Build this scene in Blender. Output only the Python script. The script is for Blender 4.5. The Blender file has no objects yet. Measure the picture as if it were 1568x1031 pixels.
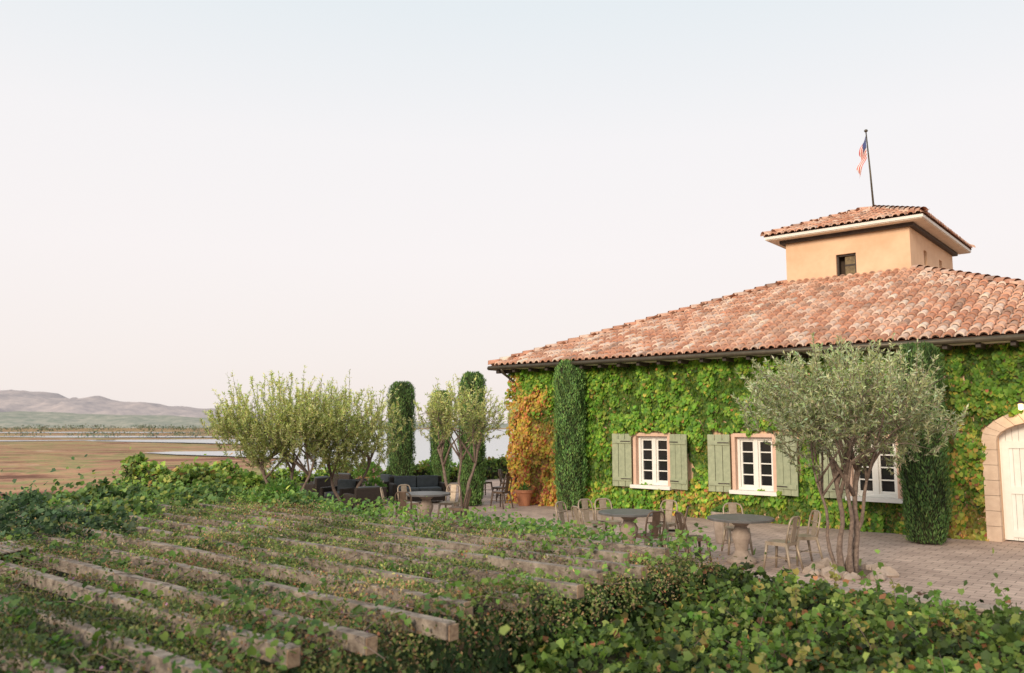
import bpy, math, random
import numpy as np
from mathutils import Matrix, Vector
R=np.random.RandomState(7); random.seed(7)
sc=bpy.context.scene
sc.view_settings.view_transform='Standard'; sc.view_settings.look='None'; sc.view_settings.exposure=0
AX,AY=0.2,24.5
TH=math.radians(-40)
SITE=Matrix.Translation((AX,AY,0))@Matrix.Rotation(TH,4,'Z')
ct,st=math.cos(TH),math.sin(TH)
def s2w(P):
    P=np.asarray(P,float); o=P.copy()
    o[...,0]=AX+ct*P[...,0]-st*P[...,1]; o[...,1]=AY+st*P[...,0]+ct*P[...,1]; return o
def s2wd(P):
    P=np.asarray(P,float); o=P.copy()
    o[...,0]=ct*P[...,0]-st*P[...,1]; o[...,1]=st*P[...,0]+ct*P[...,1]; return o
# ---------- materials
def mat(name,base=(.5,.5,.5),rough=.8,metal=0,noise=None,scale=5,bump=0,bscale=40,attr=False,spec=.3,coord='Object'):
    m=bpy.data.materials.new(name); m.use_nodes=True; nt=m.node_tree; b=nt.nodes['Principled BSDF']
    b.inputs['Roughness'].default_value=rough; b.inputs['Metallic'].default_value=metal
    b.inputs['Specular IOR Level'].default_value=spec
    b.inputs['Base Color'].default_value=(*base,1)
    tc=nt.nodes.new('ShaderNodeTexCoord')
    src=None
    if attr:
        a=nt.nodes.new('ShaderNodeAttribute'); a.attribute_name='Col'; src=a.outputs['Color']
    if noise is not None:
        n=nt.nodes.new('ShaderNodeTexNoise'); n.inputs['Scale'].default_value=scale; n.inputs['Detail'].default_value=8; n.inputs['Roughness'].default_value=.65
        nt.links.new(tc.outputs[coord],n.inputs['Vector'])
        r=nt.nodes.new('ShaderNodeValToRGB'); r.color_ramp.elements[0].position=.32; r.color_ramp.elements[1].position=.68
        nt.links.new(n.outputs['Fac'],r.inputs['Fac'])
        if src is None:
            r.color_ramp.elements[0].color=(*noise,1); r.color_ramp.elements[1].color=(*base,1); src=r.outputs['Color']
        else:
            r.color_ramp.elements[0].color=(*noise,1); r.color_ramp.elements[1].color=(1,1,1,1)
            mx=nt.nodes.new('ShaderNodeMixRGB'); mx.blend_type='MULTIPLY'; mx.inputs[0].default_value=1
            nt.links.new(src,mx.inputs[1]); nt.links.new(r.outputs['Color'],mx.inputs[2]); src=mx.outputs[0]
    if src is not None: nt.links.new(src,b.inputs['Base Color'])
    if bump:
        n2=nt.nodes.new('ShaderNodeTexNoise'); n2.inputs['Scale'].default_value=bscale; n2.inputs['Detail'].default_value=6
        nt.links.new(tc.outputs[coord],n2.inputs['Vector'])
        bp=nt.nodes.new('ShaderNodeBump'); bp.inputs['Strength'].default_value=bump; bp.inputs['Distance'].default_value=.02
        nt.links.new(n2.outputs['Fac'],bp.inputs['Height']); nt.links.new(bp.outputs[0],b.inputs['Normal'])
    return m
def leafmat(name,trans=.35,rough=.55):
    m=mat(name,attr=True,rough=rough,spec=.35); nt=m.node_tree; b=nt.nodes['Principled BSDF']; out=nt.nodes['Material Output']
    a=[n for n in nt.nodes if n.type=='ATTRIBUTE'][0]
    t=nt.nodes.new('ShaderNodeBsdfTranslucent'); hs=nt.nodes.new('ShaderNodeHueSaturation'); hs.inputs['Value'].default_value=1.5; hs.inputs['Saturation'].default_value=1.1
    nt.links.new(a.outputs['Color'],hs.inputs['Color']); nt.links.new(hs.outputs[0],t.inputs['Color'])
    mx=nt.nodes.new('ShaderNodeMixShader'); mx.inputs[0].default_value=trans
    nt.links.new(b.outputs[0],mx.inputs[1]); nt.links.new(t.outputs[0],mx.inputs[2]); nt.links.new(mx.outputs[0],out.inputs['Surface'])
    return m
M_leaf=leafmat('leaf'); M_cyp=leafmat('cypress_needles',.2,.7)
M_stucco=mat('stucco_orange',(.80,.56,.38),.9,noise=(.68,.45,.29),scale=1.6,bump=.25,bscale=60)
M_reveal=mat('stucco_pink',(.74,.50,.38),.85,noise=(.62,.42,.32),scale=6,bump=.15)
M_white=mat('white_paint',(.82,.8,.76),.55,noise=(.74,.72,.67),scale=4)
M_cornice=mat('cornice_cream',(.75,.68,.58),.7,noise=(.62,.54,.45),scale=3)
M_dark=mat('dark_trim',(.07,.055,.045),.6,noise=(.04,.03,.03),scale=6)
M_gutter=mat('gutter_metal',(.12,.10,.07),.45,metal=.4,noise=(.07,.06,.045),scale=5)
M_tile=mat('clay_tile',attr=True,rough=.85,noise=(.68,.62,.6),scale=7,bump=.3,bscale=50)
M_roofbase=mat('roof_underlay',(.2,.09,.06),.9,noise=(.12,.06,.04),scale=5)
M_wood=mat('weathered_wood',(.40,.33,.27),.85,noise=(.10,.075,.06),scale=7,bump=.5,bscale=50)
M_woodend=mat('cut_wood',(.46,.32,.21),.85,noise=(.2,.12,.08),scale=14,bump=.3)
M_shutter=mat('sage_paint',(.38,.41,.27),.65,noise=(.27,.30,.20),scale=8,bump=.1)
M_bark=mat('bark',(.27,.20,.16),.9,noise=(.12,.085,.07),scale=18,bump=.6,bscale=40)
M_stone=mat('stone',(.45,.36,.30),.85,noise=(.28,.22,.18),scale=5,bump=.5,bscale=20)
M_chair=mat('chair_metal',(.42,.34,.26),.42,metal=.25,noise=(.28,.21,.15),scale=9)
M_chairdk=mat('chair_bronze',(.18,.12,.09),.45,metal=.3,noise=(.10,.07,.05),scale=9)
M_ttop=mat('table_top',(.16,.15,.15),.4,noise=(.10,.095,.09),scale=6)
M_terra=mat('terracotta',(.56,.24,.13),.8,noise=(.42,.17,.09),scale=8,bump=.1)
M_wicker=mat('wicker_dark',(.05,.035,.03),.6,noise=(.025,.02,.015),scale=40,bump=.6,bscale=90)
M_cush=mat('cushion_gray',(.10,.11,.12),.9,noise=(.07,.075,.08),scale=10)
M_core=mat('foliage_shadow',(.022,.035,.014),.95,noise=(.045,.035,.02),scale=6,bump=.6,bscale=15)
M_int=mat('interior_dark',(.035,.025,.02),.8,noise=(.08,.05,.03),scale=2)
m=bpy.data.materials.new('window_glass'); m.use_nodes=True; b=m.node_tree.nodes['Principled BSDF']
b.inputs['Base Color'].default_value=(.02,.02,.022,1); b.inputs['Roughness'].default_value=.06; M_glass=m
def emis(name,c,s):
    m=bpy.data.materials.new(name); m.use_nodes=True; b=m.node_tree.nodes['Principled BSDF']
    b.inputs['Emission Color'].default_value=(*c,1); b.inputs['Emission Strength'].default_value=s; return m
M_lamp=emis('lamp_glow',(1,.72,.3),3)
# ---------- mesh builder
def link(o,parent=None):
    sc.collection.objects.link(o)
    if parent: o.parent=parent
    return o
def empty(name,loc=(0,0,0),rz=0):
    e=bpy.data.objects.new(name,None); sc.collection.objects.link(e); e.location=loc; e.rotation_euler=(0,0,rz); e.empty_display_size=.2; return e
class MB:
    def __init__(s): s.v=[];s.f=[];s.mi=[];s.c=[];s.sm=[]
    def add(s,vs,fs,mi=0,col=(1,1,1),smooth=False):
        o=len(s.v); s.v+= [tuple(v) for v in vs]; s.c+=[col]*len(vs)
        for f in fs: s.f.append([i+o for i in f]); s.mi.append(mi); s.sm.append(smooth)
    def box(s,c,d,mi=0,M=None,col=(1,1,1)):
        x,y,z=[k/2 for k in d]
        vs=[Vector((a*x,b_*y,e*z)) for a in(-1,1) for b_ in(-1,1) for e in(-1,1)]
        if M is not None: vs=[M@v for v in vs]
        vs=[v+Vector(c) for v in vs]
        s.add(vs,[(0,1,3,2),(4,6,7,5),(0,4,5,1),(2,3,7,6),(0,2,6,4),(1,5,7,3)],mi,col)
    def tube(s,pts,rad,seg=7,mi=0,col=(1,1,1),caps=True,flat=1):
        pts=[Vector(p) for p in pts]; n=len(pts); vs=[];fs=[]
        if not hasattr(rad,'__len__'): rad=[rad]*n
        for i,p in enumerate(pts):
            t=(pts[min(i+1,n-1)]-pts[max(i-1,0)]).normalized()
            a=t.orthogonal() if i==0 else (pa-t*pa.dot(t))
            a.normalize(); pa=a; b2=t.cross(a)
            for k in range(seg):
                th=2*math.pi*k/seg; vs.append(p+(a*math.cos(th)+b2*math.sin(th)*flat)*rad[i])
        for i in range(n-1):
            for k in range(seg):
                k2=(k+1)%seg; fs.append((i*seg+k,i*seg+k2,(i+1)*seg+k2,(i+1)*seg+k))
        if caps: fs+= [tuple(reversed(range(seg))),tuple(range((n-1)*seg,n*seg))]
        s.add(vs,fs,mi,col,True)
    def lathe(s,prof,c=(0,0,0),seg=24,mi=0):
        vs=[];fs=[]
        for r,z in prof:
            for k in range(seg):
                a=2*math.pi*k/seg; vs.append((c[0]+r*math.cos(a),c[1]+r*math.sin(a),c[2]+z))
        for i in range(len(prof)-1):
            for k in range(seg):
                k2=(k+1)%seg; fs.append((i*seg+k,i*seg+k2,(i+1)*seg+k2,(i+1)*seg+k))
        fs+=[tuple(reversed(range(seg))),tuple(range((len(prof)-1)*seg,len(prof)*seg))]
        s.add(vs,fs,mi,(1,1,1),False)
    def done(s,name,mats,parent=None,M=None,bevel=0):
        me=bpy.data.meshes.new(name); me.from_pydata(s.v,[],s.f)
        for mm in mats: me.materials.append(mm)
        me.polygons.foreach_set('material_index',s.mi); me.polygons.foreach_set('use_smooth',s.sm)
        ca=me.color_attributes.new('Col','FLOAT_COLOR','POINT')
        ca.data.foreach_set('color',np.array([(*c,1) for c in s.c],dtype=np.float32).ravel())
        me.update(); o=bpy.data.objects.new(name,me); link(o,parent)
        if M is not None: o.matrix_world=M
        if bevel:
            bm=o.modifiers.new('b','BEVEL'); bm.width=bevel; bm.segments=2; bm.limit_method='ANGLE'
        return o
def nrmz(a): return a/np.maximum(np.linalg.norm(a,axis=1,keepdims=True),1e-9)
def leaves(name,P,D,Nn,S,W,C,mtl,parent=None,simple=False):
    n=len(P); D=nrmz(D); sd=nrmz(np.cross(D,Nn)); Nn=np.cross(sd,D); S=np.asarray(S).reshape(-1,1)*np.ones((n,1))
    if simple:
        V=np.stack([P,P+S*(.45*D+.5*W*sd+.03*Nn),P+S*D,P+S*(.45*D-.5*W*sd+.03*Nn)],1); k=4
        F=np.arange(4)[None,:]+4*np.arange(n)[:,None]; loops=F.ravel(); nf=n
    else:
        V=np.stack([P+S*.08*D,P+S*(-.02*D+.42*W*sd+.10*Nn),P+S*(.55*D+.5*W*sd+.10*Nn),P+S*(D-.12*Nn),P+S*(.55*D-.5*W*sd+.10*Nn),P+S*(-.02*D-.42*W*sd+.10*Nn)],1); k=6
        F=np.array([0,1,2,3,0,3,4,5])[None,:]+6*np.arange(n)[:,None]; loops=F.ravel(); nf=2*n
    me=bpy.data.meshes.new(name); me.vertices.add(n*k); me.vertices.foreach_set('co',V.reshape(-1).astype(np.float32))
    me.loops.add(nf*4); me.loops.foreach_set('vertex_index',loops.astype(np.int32))
    me.polygons.add(nf); me.polygons.foreach_set('loop_start',np.arange(0,nf*4,4,dtype=np.int32)); me.polygons.foreach_set('loop_total',np.full(nf,4,dtype=np.int32))
    me.update(calc_edges=True); me.materials.append(mtl)
    ca=me.color_attributes.new('Col','FLOAT_COLOR','POINT')
    cc=np.concatenate([np.repeat(C,k,axis=0),np.ones((n*k,1))],1); ca.data.foreach_set('color',cc.astype(np.float32).ravel())
    o=bpy.data.objects.new(name,me); link(o,parent); return o
def fnoise(x,y,freq,seed):
    r=np.random.RandomState(seed); o=0*x
    for i in range(9):
        a=r.rand()*6.283; f=freq*(.6+1.6*r.rand()); o=o+np.sin(f*(x*math.cos(a)+y*math.sin(a))+r.rand()*6.283)
    return o/3.0
def pick(cols,wts,n):
    idx=R.choice(len(cols),n,p=np.array(wts)/sum(wts)); return np.array(cols,float)[idx]
def jit(C,a=.25): return np.clip(C*(1+a*R.randn(len(C),1)*.7)*(1+.08*R.randn(len(C),3)),.004,.9)

# ================= GROUND
rs=np.concatenate([[0],np.linspace(3,80,40),np.geomspace(85,14000,60)]); na=240
vs=[];fs=[]
def gz(x,y):
    dx,dy=x-AX,y-AY; u=ct*dx+st*dy; v=-st*dx+ct*dy
    d=math.hypot(max(-9-u,0,u-40),max(-22-v,0,v-24))
    t=min(d/45,1); t=t*t*(3-2*t); return -1.6-6.4*t
for i,r in enumerate(rs):
    for k in range(na):
        a=2*math.pi*k/na; x,y=r*math.sin(a),r*math.cos(a); z=gz(x,y)
        if r>60: z+= .25*math.sin(x*.03)*math.sin(y*.021+1) if r<900 else 0
        vs.append((x,y,min(z,-1.6)))
for i in range(len(rs)-1):
    for k in range(na):
        k2=(k+1)%na; fs.append((i*na+k,(i+1)*na+k,(i+1)*na+k2,i*na+k2))
g=MB(); g.add(vs,fs,0,(1,1,1),True)
mg=bpy.data.materials.new('marsh_ground'); mg.use_nodes=True; nt=mg.node_tree; b=nt.nodes['Principled BSDF']; b.inputs['Roughness'].default_value=.95; b.inputs['Specular IOR Level'].default_value=.1
geo=nt.nodes.new('ShaderNodeNewGeometry')
def nz(scale,detail,rough,loc=(0,0,0),dist=0):
    mp=nt.nodes.new('ShaderNodeMapping'); mp.inputs['Scale'].default_value=scale; mp.inputs['Location'].default_value=loc
    nt.links.new(geo.outputs['Position'],mp.inputs['Vector'])
    n1=nt.nodes.new('ShaderNodeTexNoise'); n1.inputs['Scale'].default_value=1; n1.inputs['Detail'].default_value=detail; n1.inputs['Roughness'].default_value=rough; n1.inputs['Distortion'].default_value=dist
    nt.links.new(mp.outputs[0],n1.inputs['Vector']); return n1.outputs['Fac']
def ramp(src,els):
    r=nt.nodes.new('ShaderNodeValToRGB'); cr=r.color_ramp
    cr.elements[0].position=els[0][0]; cr.elements[0].color=(*els[0][1],1); cr.elements[1].position=els[-1][0]; cr.elements[1].color=(*els[-1][1],1)
    for p,c in els[1:-1]:
        e=cr.elements.new(p); e.color=(*c,1)
    nt.links.new(src,r.inputs['Fac']); return r.outputs[0]
A1=ramp(nz((.016,.022,.01),9,.7,(3,1,0),.8),[(.36,(.20,.09,.06)),(.42,(.34,.17,.11)),(.47,(.50,.29,.17)),(.495,(.35,.27,.13)),(.52,(.26,.26,.10)),(.545,(.44,.27,.15)),(.58,(.33,.17,.10)),(.64,(.58,.40,.26))])
A2=ramp(nz((.05,.12,.1),8,.7),[(.35,(.5,.48,.46)),(.5,(.98,.98,.98)),(.65,(1.25,1.2,1.15))])
mx=nt.nodes.new('ShaderNodeMixRGB'); mx.blend_type='MULTIPLY'; mx.inputs[0].default_value=1
nt.links.new(A1,mx.inputs[1]); nt.links.new(A2,mx.inputs[2]); nt.links.new(mx.outputs[0],b.inputs['Base Color'])
g.done('ground',[mg])
# lake
def shore(pts,it=4,amp=.09):
    rr=random.Random(3)
    for _ in range(it):
        q=[]
        for i in range(len(pts)):
            a,b_=pts[i],pts[(i+1)%len(pts)]; L=math.hypot(a[0]-b_[0],a[1]-b_[1])
            q.append(a); j=(rr.random()-.5)*2*amp*L
            q.append(((a[0]+b_[0])/2+j*.9,(a[1]+b_[1])/2+j*.5))
        pts=q
    return pts
mw=mat('lake_water',(.30,.34,.37),.16,bump=.0,spec=.6); w=MB()
for poly in ([(-48,165),(-66,243),(-90,262),(-112,275),(-131,292),(-126,306),(-98,312),(-92,335),(-100,395),(-127,415),(-160,440),(-215,475),(-262,505),(-270,535),(-205,560),(-150,610),(-160,800),(-227,1073),(-385,1700),(1557,1800),(900,900),(169,140),(2,140),(-38,146)],
             [(-460,700),(-360,640),(-240,650),(-200,690),(-300,720),(-400,740)],
             [(-620,990),(-440,1000),(-400,1080),(-540,1140),(-760,1100)],
             [(-350,505),(-300,492),(-275,515),(-250,520),(-262,540),(-310,530),(-345,528)]):
    p=shore(poly,3,.06)
    w.add([(x,y,-7.62) for x,y in p],[tuple(range(len(p)))])
w.done('lake_water',[mw])
# hills
def ridge(name,Y,prof,depth,m,seed,rough=.1):
    xs=np.linspace(prof[0][0],prof[-1][0],420); H=np.interp(xs,[p[0] for p in prof],[p[1] for p in prof]); nr=34
    V=[];F=[]
    for j in range(nr):
        t=j/(nr-1); e=math.sin(math.pi*t)**1.0
        yy=Y+depth*(t-.5)
        nn=fnoise(xs/100.0,np.full_like(xs,yy/100.),.9,seed)+.6*fnoise(xs/100.0,np.full_like(xs,yy/100.),2.4,seed+1)+.3*fnoise(xs/100.0,np.full_like(xs,yy/100.),6,seed+2)
        for x,h,q in zip(xs,H,nn): V.append((x,yy,-8.5+(h+8)*e*(1+rough*q*(1.1-e))))
    n=len(xs)
    for j in range(nr-1):
        for i in range(n-1): F.append((j*n+i,j*n+i+1,(j+1)*n+i+1,(j+1)*n+i))
    o=MB(); o.add(V,F,0,(1,1,1),True); o.done(name,[m])
P1=[(-9000,150),(-5200,215),(-3136,200),(-2900,194),(-2780,156),(-2620,162),(-2480,146),(-2250,130),(-2100,118),(-1850,90),(-1450,58),(-740,24),(60,8),(1500,4)]
mh=mat('hazy_hill',(.54,.46,.44),1,noise=(.38,.34,.35),scale=.02,spec=0); ridge('hill',5000,P1,2600,mh,5,.45)  # distance haze is put into the pale base colour
P2=[(-6000,60),(-3000,56),(-1500,42),(-1100,30),(-700,18),(-200,8),(600,4),(1500,3)]
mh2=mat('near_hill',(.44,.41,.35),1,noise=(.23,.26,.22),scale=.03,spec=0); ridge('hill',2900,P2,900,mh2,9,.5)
# distant trees
n=9000; ci=260; cx=np.concatenate([R.uniform(-1700,-150,190),R.uniform(-560,-200,70)]); cy=np.concatenate([R.uniform(1200,2300,190),R.uniform(620,950,70)])
hh=R.uniform(4,10,ci); hh[190:]*=.45; k=R.randint(0,ci,n)
P=np.stack([cx[k]+R.randn(n)*hh[k]*1.3,cy[k]+R.randn(n)*4,-8+np.abs(R.rand(n))*hh[k]],1)
leaves('distant_trees',P,R.randn(n,3),R.randn(n,3),R.uniform(.2,.5,n)*hh[k],.9,jit(pick([(.11,.14,.09),(.17,.19,.13)],[1,1],n)),M_leaf,simple=True)

# ================= PATIO
p=MB(); p.add([(-8.5,-7.4,0),(22,-7.4,0),(22,24,0),(-8.5,24,0)],[(0,1,2,3)],0)
mpv=bpy.data.materials.new('brick_pavers'); mpv.use_nodes=True; nt=mpv.node_tree; b=nt.nodes['Principled BSDF']; b.inputs['Roughness'].default_value=.85
tc=nt.nodes.new('ShaderNodeTexCoord'); br=nt.nodes.new('ShaderNodeTexBrick'); br.inputs['Scale'].default_value=1
br.inputs['Brick Width'].default_value=.30; br.inputs['Row Height'].default_value=.2; br.inputs['Mortar Size'].default_value=.008
br.inputs['Color1'].default_value=(.57,.43,.36,1); br.inputs['Color2'].default_value=(.46,.34,.285,1); br.inputs['Mortar'].default_value=(.22,.17,.14,1)
nt.links.new(tc.outputs['Object'],br.inputs['Vector'])
nn=nt.nodes.new('ShaderNodeTexNoise'); nn.inputs['Scale'].default_value=1.3; nn.inputs['Detail'].default_value=8; nt.links.new(tc.outputs['Object'],nn.inputs['Vector'])
rr=nt.nodes.new('ShaderNodeValToRGB'); rr.color_ramp.elements[0].color=(.72,.69,.68,1); rr.color_ramp.elements[0].position=.3; rr.color_ramp.elements[1].position=.7; rr.color_ramp.elements[1].color=(1.12,1.1,1.08,1)
nt.links.new(nn.outputs['Fac'],rr.inputs['Fac']); mx=nt.nodes.new('ShaderNodeMixRGB'); mx.blend_type='MULTIPLY'; mx.inputs[0].default_value=1
nt.links.new(br.outputs['Color'],mx.inputs[1]); nt.links.new(rr.outputs[0],mx.inputs[2]); nt.links.new(mx.outputs[0],b.inputs['Base Color'])
bp=nt.nodes.new('ShaderNodeBump'); bp.inputs['Strength'].default_value=.4; bp.inputs['Distance'].default_value=.01; bp.invert=True; nt.links.new(br.outputs['Fac'],bp.inputs['Height']); nt.links.new(bp.outputs[0],b.inputs['Normal'])
p.done('patio_pavement',[mpv],M=SITE)
p=MB(); p.box((6.75,-7.5,-.8),(30.9,.2,1.76)); p.box((6.75,-7.5,.105),(31,.32,.05)); p.box((-8.6,8.3,-.8),(.2,31.4,1.76))
p.box((22.1,8.3,-.8),(.2,31.4,1.76)); p.box((6.75,24.1,-.8),(30.9,.2,1.76)); p.done('retaining_wall',[M_stone],M=SITE,bevel=.02)

# ================= BUILDING
B=empty('ivy_covered_winery_building'); B.matrix_world=SITE
EZ=3.98; SL=.40; OV=.62; BW=15.6; BD=17.1; WT=3.92
WC=[4.6,7.38,10.1]; WW=.94; WZ0,WZ1=.74,2.0
DX0,DX1=12.45,14.75
w=MB()
def wallseg(x0,x1,z0,z1): w.box(((x0+x1)/2,.15,(z0+z1)/2),(x1-x0,.3,z1-z0))
prev=0
for c in WC:
    wallseg(prev,c-WW/2,0,WT); wallseg(c-WW/2,c+WW/2,0,WZ0); wallseg(c-WW/2,c+WW/2,WZ1,WT); prev=c+WW/2
wallseg(prev,DX0,0,WT); wallseg(DX1,BW,0,WT)
def arch(x): 
    t=(x-(DX0+DX1)/2)/((DX1-DX0)/2); return 1.98+.42*math.sqrt(max(0,1-t*t*.96))
NA=24
for i in range(NA):
    x0=DX0+(DX1-DX0)*i/NA; x1=DX0+(DX1-DX0)*(i+1)/NA
    a0,a1=arch(x0),arch(x1)
    w.add([(x0,0,a0),(x1,0,a1),(x1,0,WT),(x0,0,WT),(x0,.3,a0),(x1,.3,a1)],[(0,1,2,3),(0,4,5,1)])
w.box((.15,BD/2,WT/2),(.3,BD-.6,WT)); w.box((BW-.15,BD/2,WT/2),(.3,BD-.6,WT)); w.box((BW/2,BD-.15,WT/2),(BW,.3,WT))
w.done('stucco_walls',[M_stucco],B)
# tower
TX0,TX1,TY0,TY1=6.0,9.6,5.9,11.2; TZ=8.02
t=MB()
ZB=6.0
fx0,fx1=7.52,8.1; fz0,fz1=6.72,7.38
for a,b_,c,d in[(TX0,fx0,ZB,TZ),(fx1,TX1,ZB,TZ),(fx0,fx1,ZB,fz0),(fx0,fx1,fz1,TZ)]: t.box(((a+b_)/2,TY0+.1,(c+d)/2),(b_-a,.2,d-c))
ys=[(7.4,7.75),(9.3,9.65)]; pv=TY0+.2
for y0,y1 in ys:
    t.box((TX1-.1,(pv+y0)/2,(ZB+TZ)/2),(.2,y0-pv,TZ-ZB)); t.box((TX1-.1,(y0+y1)/2,(ZB+7.05)/2),(.2,y1-y0,7.05-ZB)); t.box((TX1-.1,(y0+y1)/2,(7.5+TZ)/2),(.2,y1-y0,TZ-7.5)); pv=y1
t.box((TX1-.1,(pv+TY1)/2,(ZB+TZ)/2),(.2,TY1-pv,TZ-ZB))
t.box((TX0+.1,(TY0+TY1)/2+.1,(ZB+TZ)/2),(.2,TY1-TY0-.2,TZ-ZB)); t.box(((TX0+TX1)/2,TY1-.1,(ZB+TZ)/2),(TX1-TX0-.4,.2,TZ-ZB))
t.done('tower_walls',[M_stucco],B)
t=MB(); t.box(((TX0+TX1)/2,(TY0+TY1)/2,7.0),(TX1-TX0-.7,TY1-TY0-.7,1.8),1)
t.box(((fx0+fx1)/2+.1,TY0+.16,(fz0+fz1)/2),(.34,.03,fz1-fz0-.04),0); t.box((fx0+.03,TY0+.13,(fz0+fz1)/2),(.05,.1,fz1-fz0),2); t.box((fx1-.03,TY0+.13,(fz0+fz1)/2),(.05,.1,fz1-fz0),2); t.box(((fx0+fx1)/2,TY0+.13,fz1-.03),(fx1-fx0,.1,.05),2)
t.box(((fx0+fx1)/2+.1,TY0+.14,(fz0+fz1)/2),(.34,.02,.05),2)
t.done('tower_window',[mat('old_shutter_wood',(.26,.2,.11),.8,noise=(.12,.09,.06),scale=12),M_int,M_dark],B)
# roofs
TC=[(.66,.38,.265),(.73,.47,.345),(.61,.31,.205),(.78,.57,.455),(.55,.29,.195),(.46,.30,.23),(.82,.64,.53)]
TWt=[5,5,4,3.2,2.2,1.0,1.8]
def roof(name,x0,x1,y0,y1,z0,sx,sy,tops,holes=None,tw=.215,tl=.37,rad=.085):
    base=MB(); tl_=MB()
    rise=tops
    ix=rise/sx; iy=rise/sy
    e=[(x0,y0,z0),(x1,y0,z0),(x1,y1,z0),(x0,y1,z0)]; q=[(x0+ix,y0+iy,z0+rise),(x1-ix,y0+iy,z0+rise),(x1-ix,y1-iy,z0+rise),(x0+ix,y1-iy,z0+rise)]
    base.add(e+q,[(0,1,5,4),(1,2,6,5),(2,3,7,6),(3,0,4,7)])
    sides=[((x0,y0),(1,0),(0,1),x1-x0,sy,ix,iy),((x1,y0),(0,1),(-1,0),y1-y0,sx,iy,ix),((x1,y1),(-1,0),(0,-1),x1-x0,sy,ix,iy),((x0,y1),(0,-1),(1,0),y1-y0,sx,iy,ix)]
    for (ox,oy),(ax,ay),(bx,by),L,s,ia,ib in sides:
        nu=int(L/tw); dw=L/nu; slopeL=math.hypot(1,s); dl=tl/slopeL; nv=int(ib/dl)+1
        for j in range(nv):
            for i in range(nu):
                a=(i+.5)*dw; d0=j*dl-.05; d1=d0+dl*1.22
                if d1>ib+.1: d1=ib+.02
                dd=(d0+dl*.5)
                if a< (dd-.0)*ia/ib or a>L-dd*ia/ib or d1<=d0: continue
                col=np.array(random.choices(TC,TWt)[0])*(1+.10*random.gauss(0,1)); col=tuple(np.clip(col,.08,.85))
                V=[];SEG=6; jx=random.gauss(0,.006); jz=random.gauss(0,.004)
                for (d,rr_,lift) in((d0,rad*1.12,.045),(d1,rad*.88,.005)):
                    for k in range(SEG+1):
                        th=math.pi*k/SEG; la=a+jx-rr_*math.cos(th); h=rr_*.95*math.sin(th)+lift+jz
                        V.append((ox+ax*la+bx*d,oy+ay*la+by*d,z0+s*d+h))
                F=[(k,k+1,SEG+2+k,SEG+1+k) for k in range(SEG)]
                o=len(V)
                for k in range(SEG+1):
                    th=math.pi*k/SEG; la=a+jx-rad*.9*math.cos(th); h=rad*.78*math.sin(th)+.03
                    V.append((ox+ax*la+bx*d0,oy+ay*la+by*d0,z0+s*d0+h))
                F+=[(k+1,k,o+k,o+k+1) for k in range(SEG)]
                tl_.add(V,F,0,col,False)
                col2=tuple(np.clip(np.array(random.choices(TC,TWt)[0])*.8,.05,.8))
                la=a+dw/2; V=[]
                for (d,l) in((d0,.03),(d1,.0)):
                    for q_ in(-1,-.5,0,.5,1): V.append((ox+ax*(la+q_*dw*.5)+bx*d,oy+ay*(la+q_*dw*.5)+by*d,z0+s*d+l+.012+.04*q_*q_))
                tl_.add(V,[(k,k+1,6+k,5+k) for k in range(4)],0,col2,False)
    for (a,b_) in zip(e,q):
        A_,B_=Vector(a),Vector(b_); L=(B_-A_).length; n=int(L/.36); dr=(B_-A_)/n
        sidev=Vector((dr.y,-dr.x,0)).normalized()
        for i in range(n):
            p0=A_+dr*(i-.12); p1=A_+dr*(i+1); V=[]
            for (pp,rr_,l) in((p0,.125,.06),(p1,.10,.03)):
                for k in range(7):
                    th=math.pi*k/6; V.append(pp+sidev*(-rr_*math.cos(th))+Vector((0,0,rr_*math.sin(th)+l)))
            col=tuple(np.clip(np.array(random.choices(TC,TWt)[0])*(1+.1*random.gauss(0,1)),.08,.8))
            tl_.add(V,[(k,k+1,8+k,7+k) for k in range(6)],0,col,False)
    base.done(name+'_deck',[M_roofbase],B); tl_.done(name+'_tiles',[M_tile],B)
roof('main_roof',-OV,BW+OV,-OV,BD+OV,EZ+.06,SL,SL,6.62*SL)
ov=.5
roof('tower_roof',TX0-ov,TX1+ov,TY0-ov,TY1+ov,TZ+.12,1.12/(1.8+ov),1.12/(2.65+ov),1.10,tw=.2,tl=.34,rad=.08)
# eaves
c=MB()
for (x0,x1,y0,y1,z) in((-OV,BW+OV,-OV,BD+OV,EZ),):
    c.box(((x0+x1)/2,(y0+y1)/2,z-.02),(x1-x0-.06,y1-y0-.06,.07),0)
    n=28
    for i in range(n):
        xx=x0+.3+(x1-x0-.6)*i/(n-1); c.box((xx,y0+.33,z-.1),(.09,.58,.1),1)
    for i in range(n): c.box((x0+.33,y0+.3+(y1-y0-.6)*i/(n-1),z-.1),(.58,.09,.1),1)
c.done('eave_soffit',[M_cornice,M_dark],B,bevel=0)
c=MB()
def rect_ring(mb,x0,x1,y0,y1,z0,z1,th,mi):
    mb.box(((x0+x1)/2,y0+th/2,(z0+z1)/2),(x1-x0,th,z1-z0),mi); mb.box(((x0+x1)/2,y1-th/2,(z0+z1)/2),(x1-x0,th,z1-z0),mi)
    mb.box((x0+th/2,(y0+y1)/2,(z0+z1)/2),(th,y1-y0-2*th,z1-z0),mi); mb.box((x1-th/2,(y0+y1)/2,(z0+z1)/2),(th,y1-y0-2*th,z1-z0),mi)
c.box(((TX0+TX1)/2,(TY0+TY1)/2,TZ+.035),(TX1-TX0+2*ov-.1,TY1-TY0+2*ov-.1,.06),1)
rect_ring(c,TX0-ov+.02,TX1+ov-.02,TY0-ov+.02,TY1+ov-.02,TZ+.03,TZ+.115,.028,0)
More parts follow.
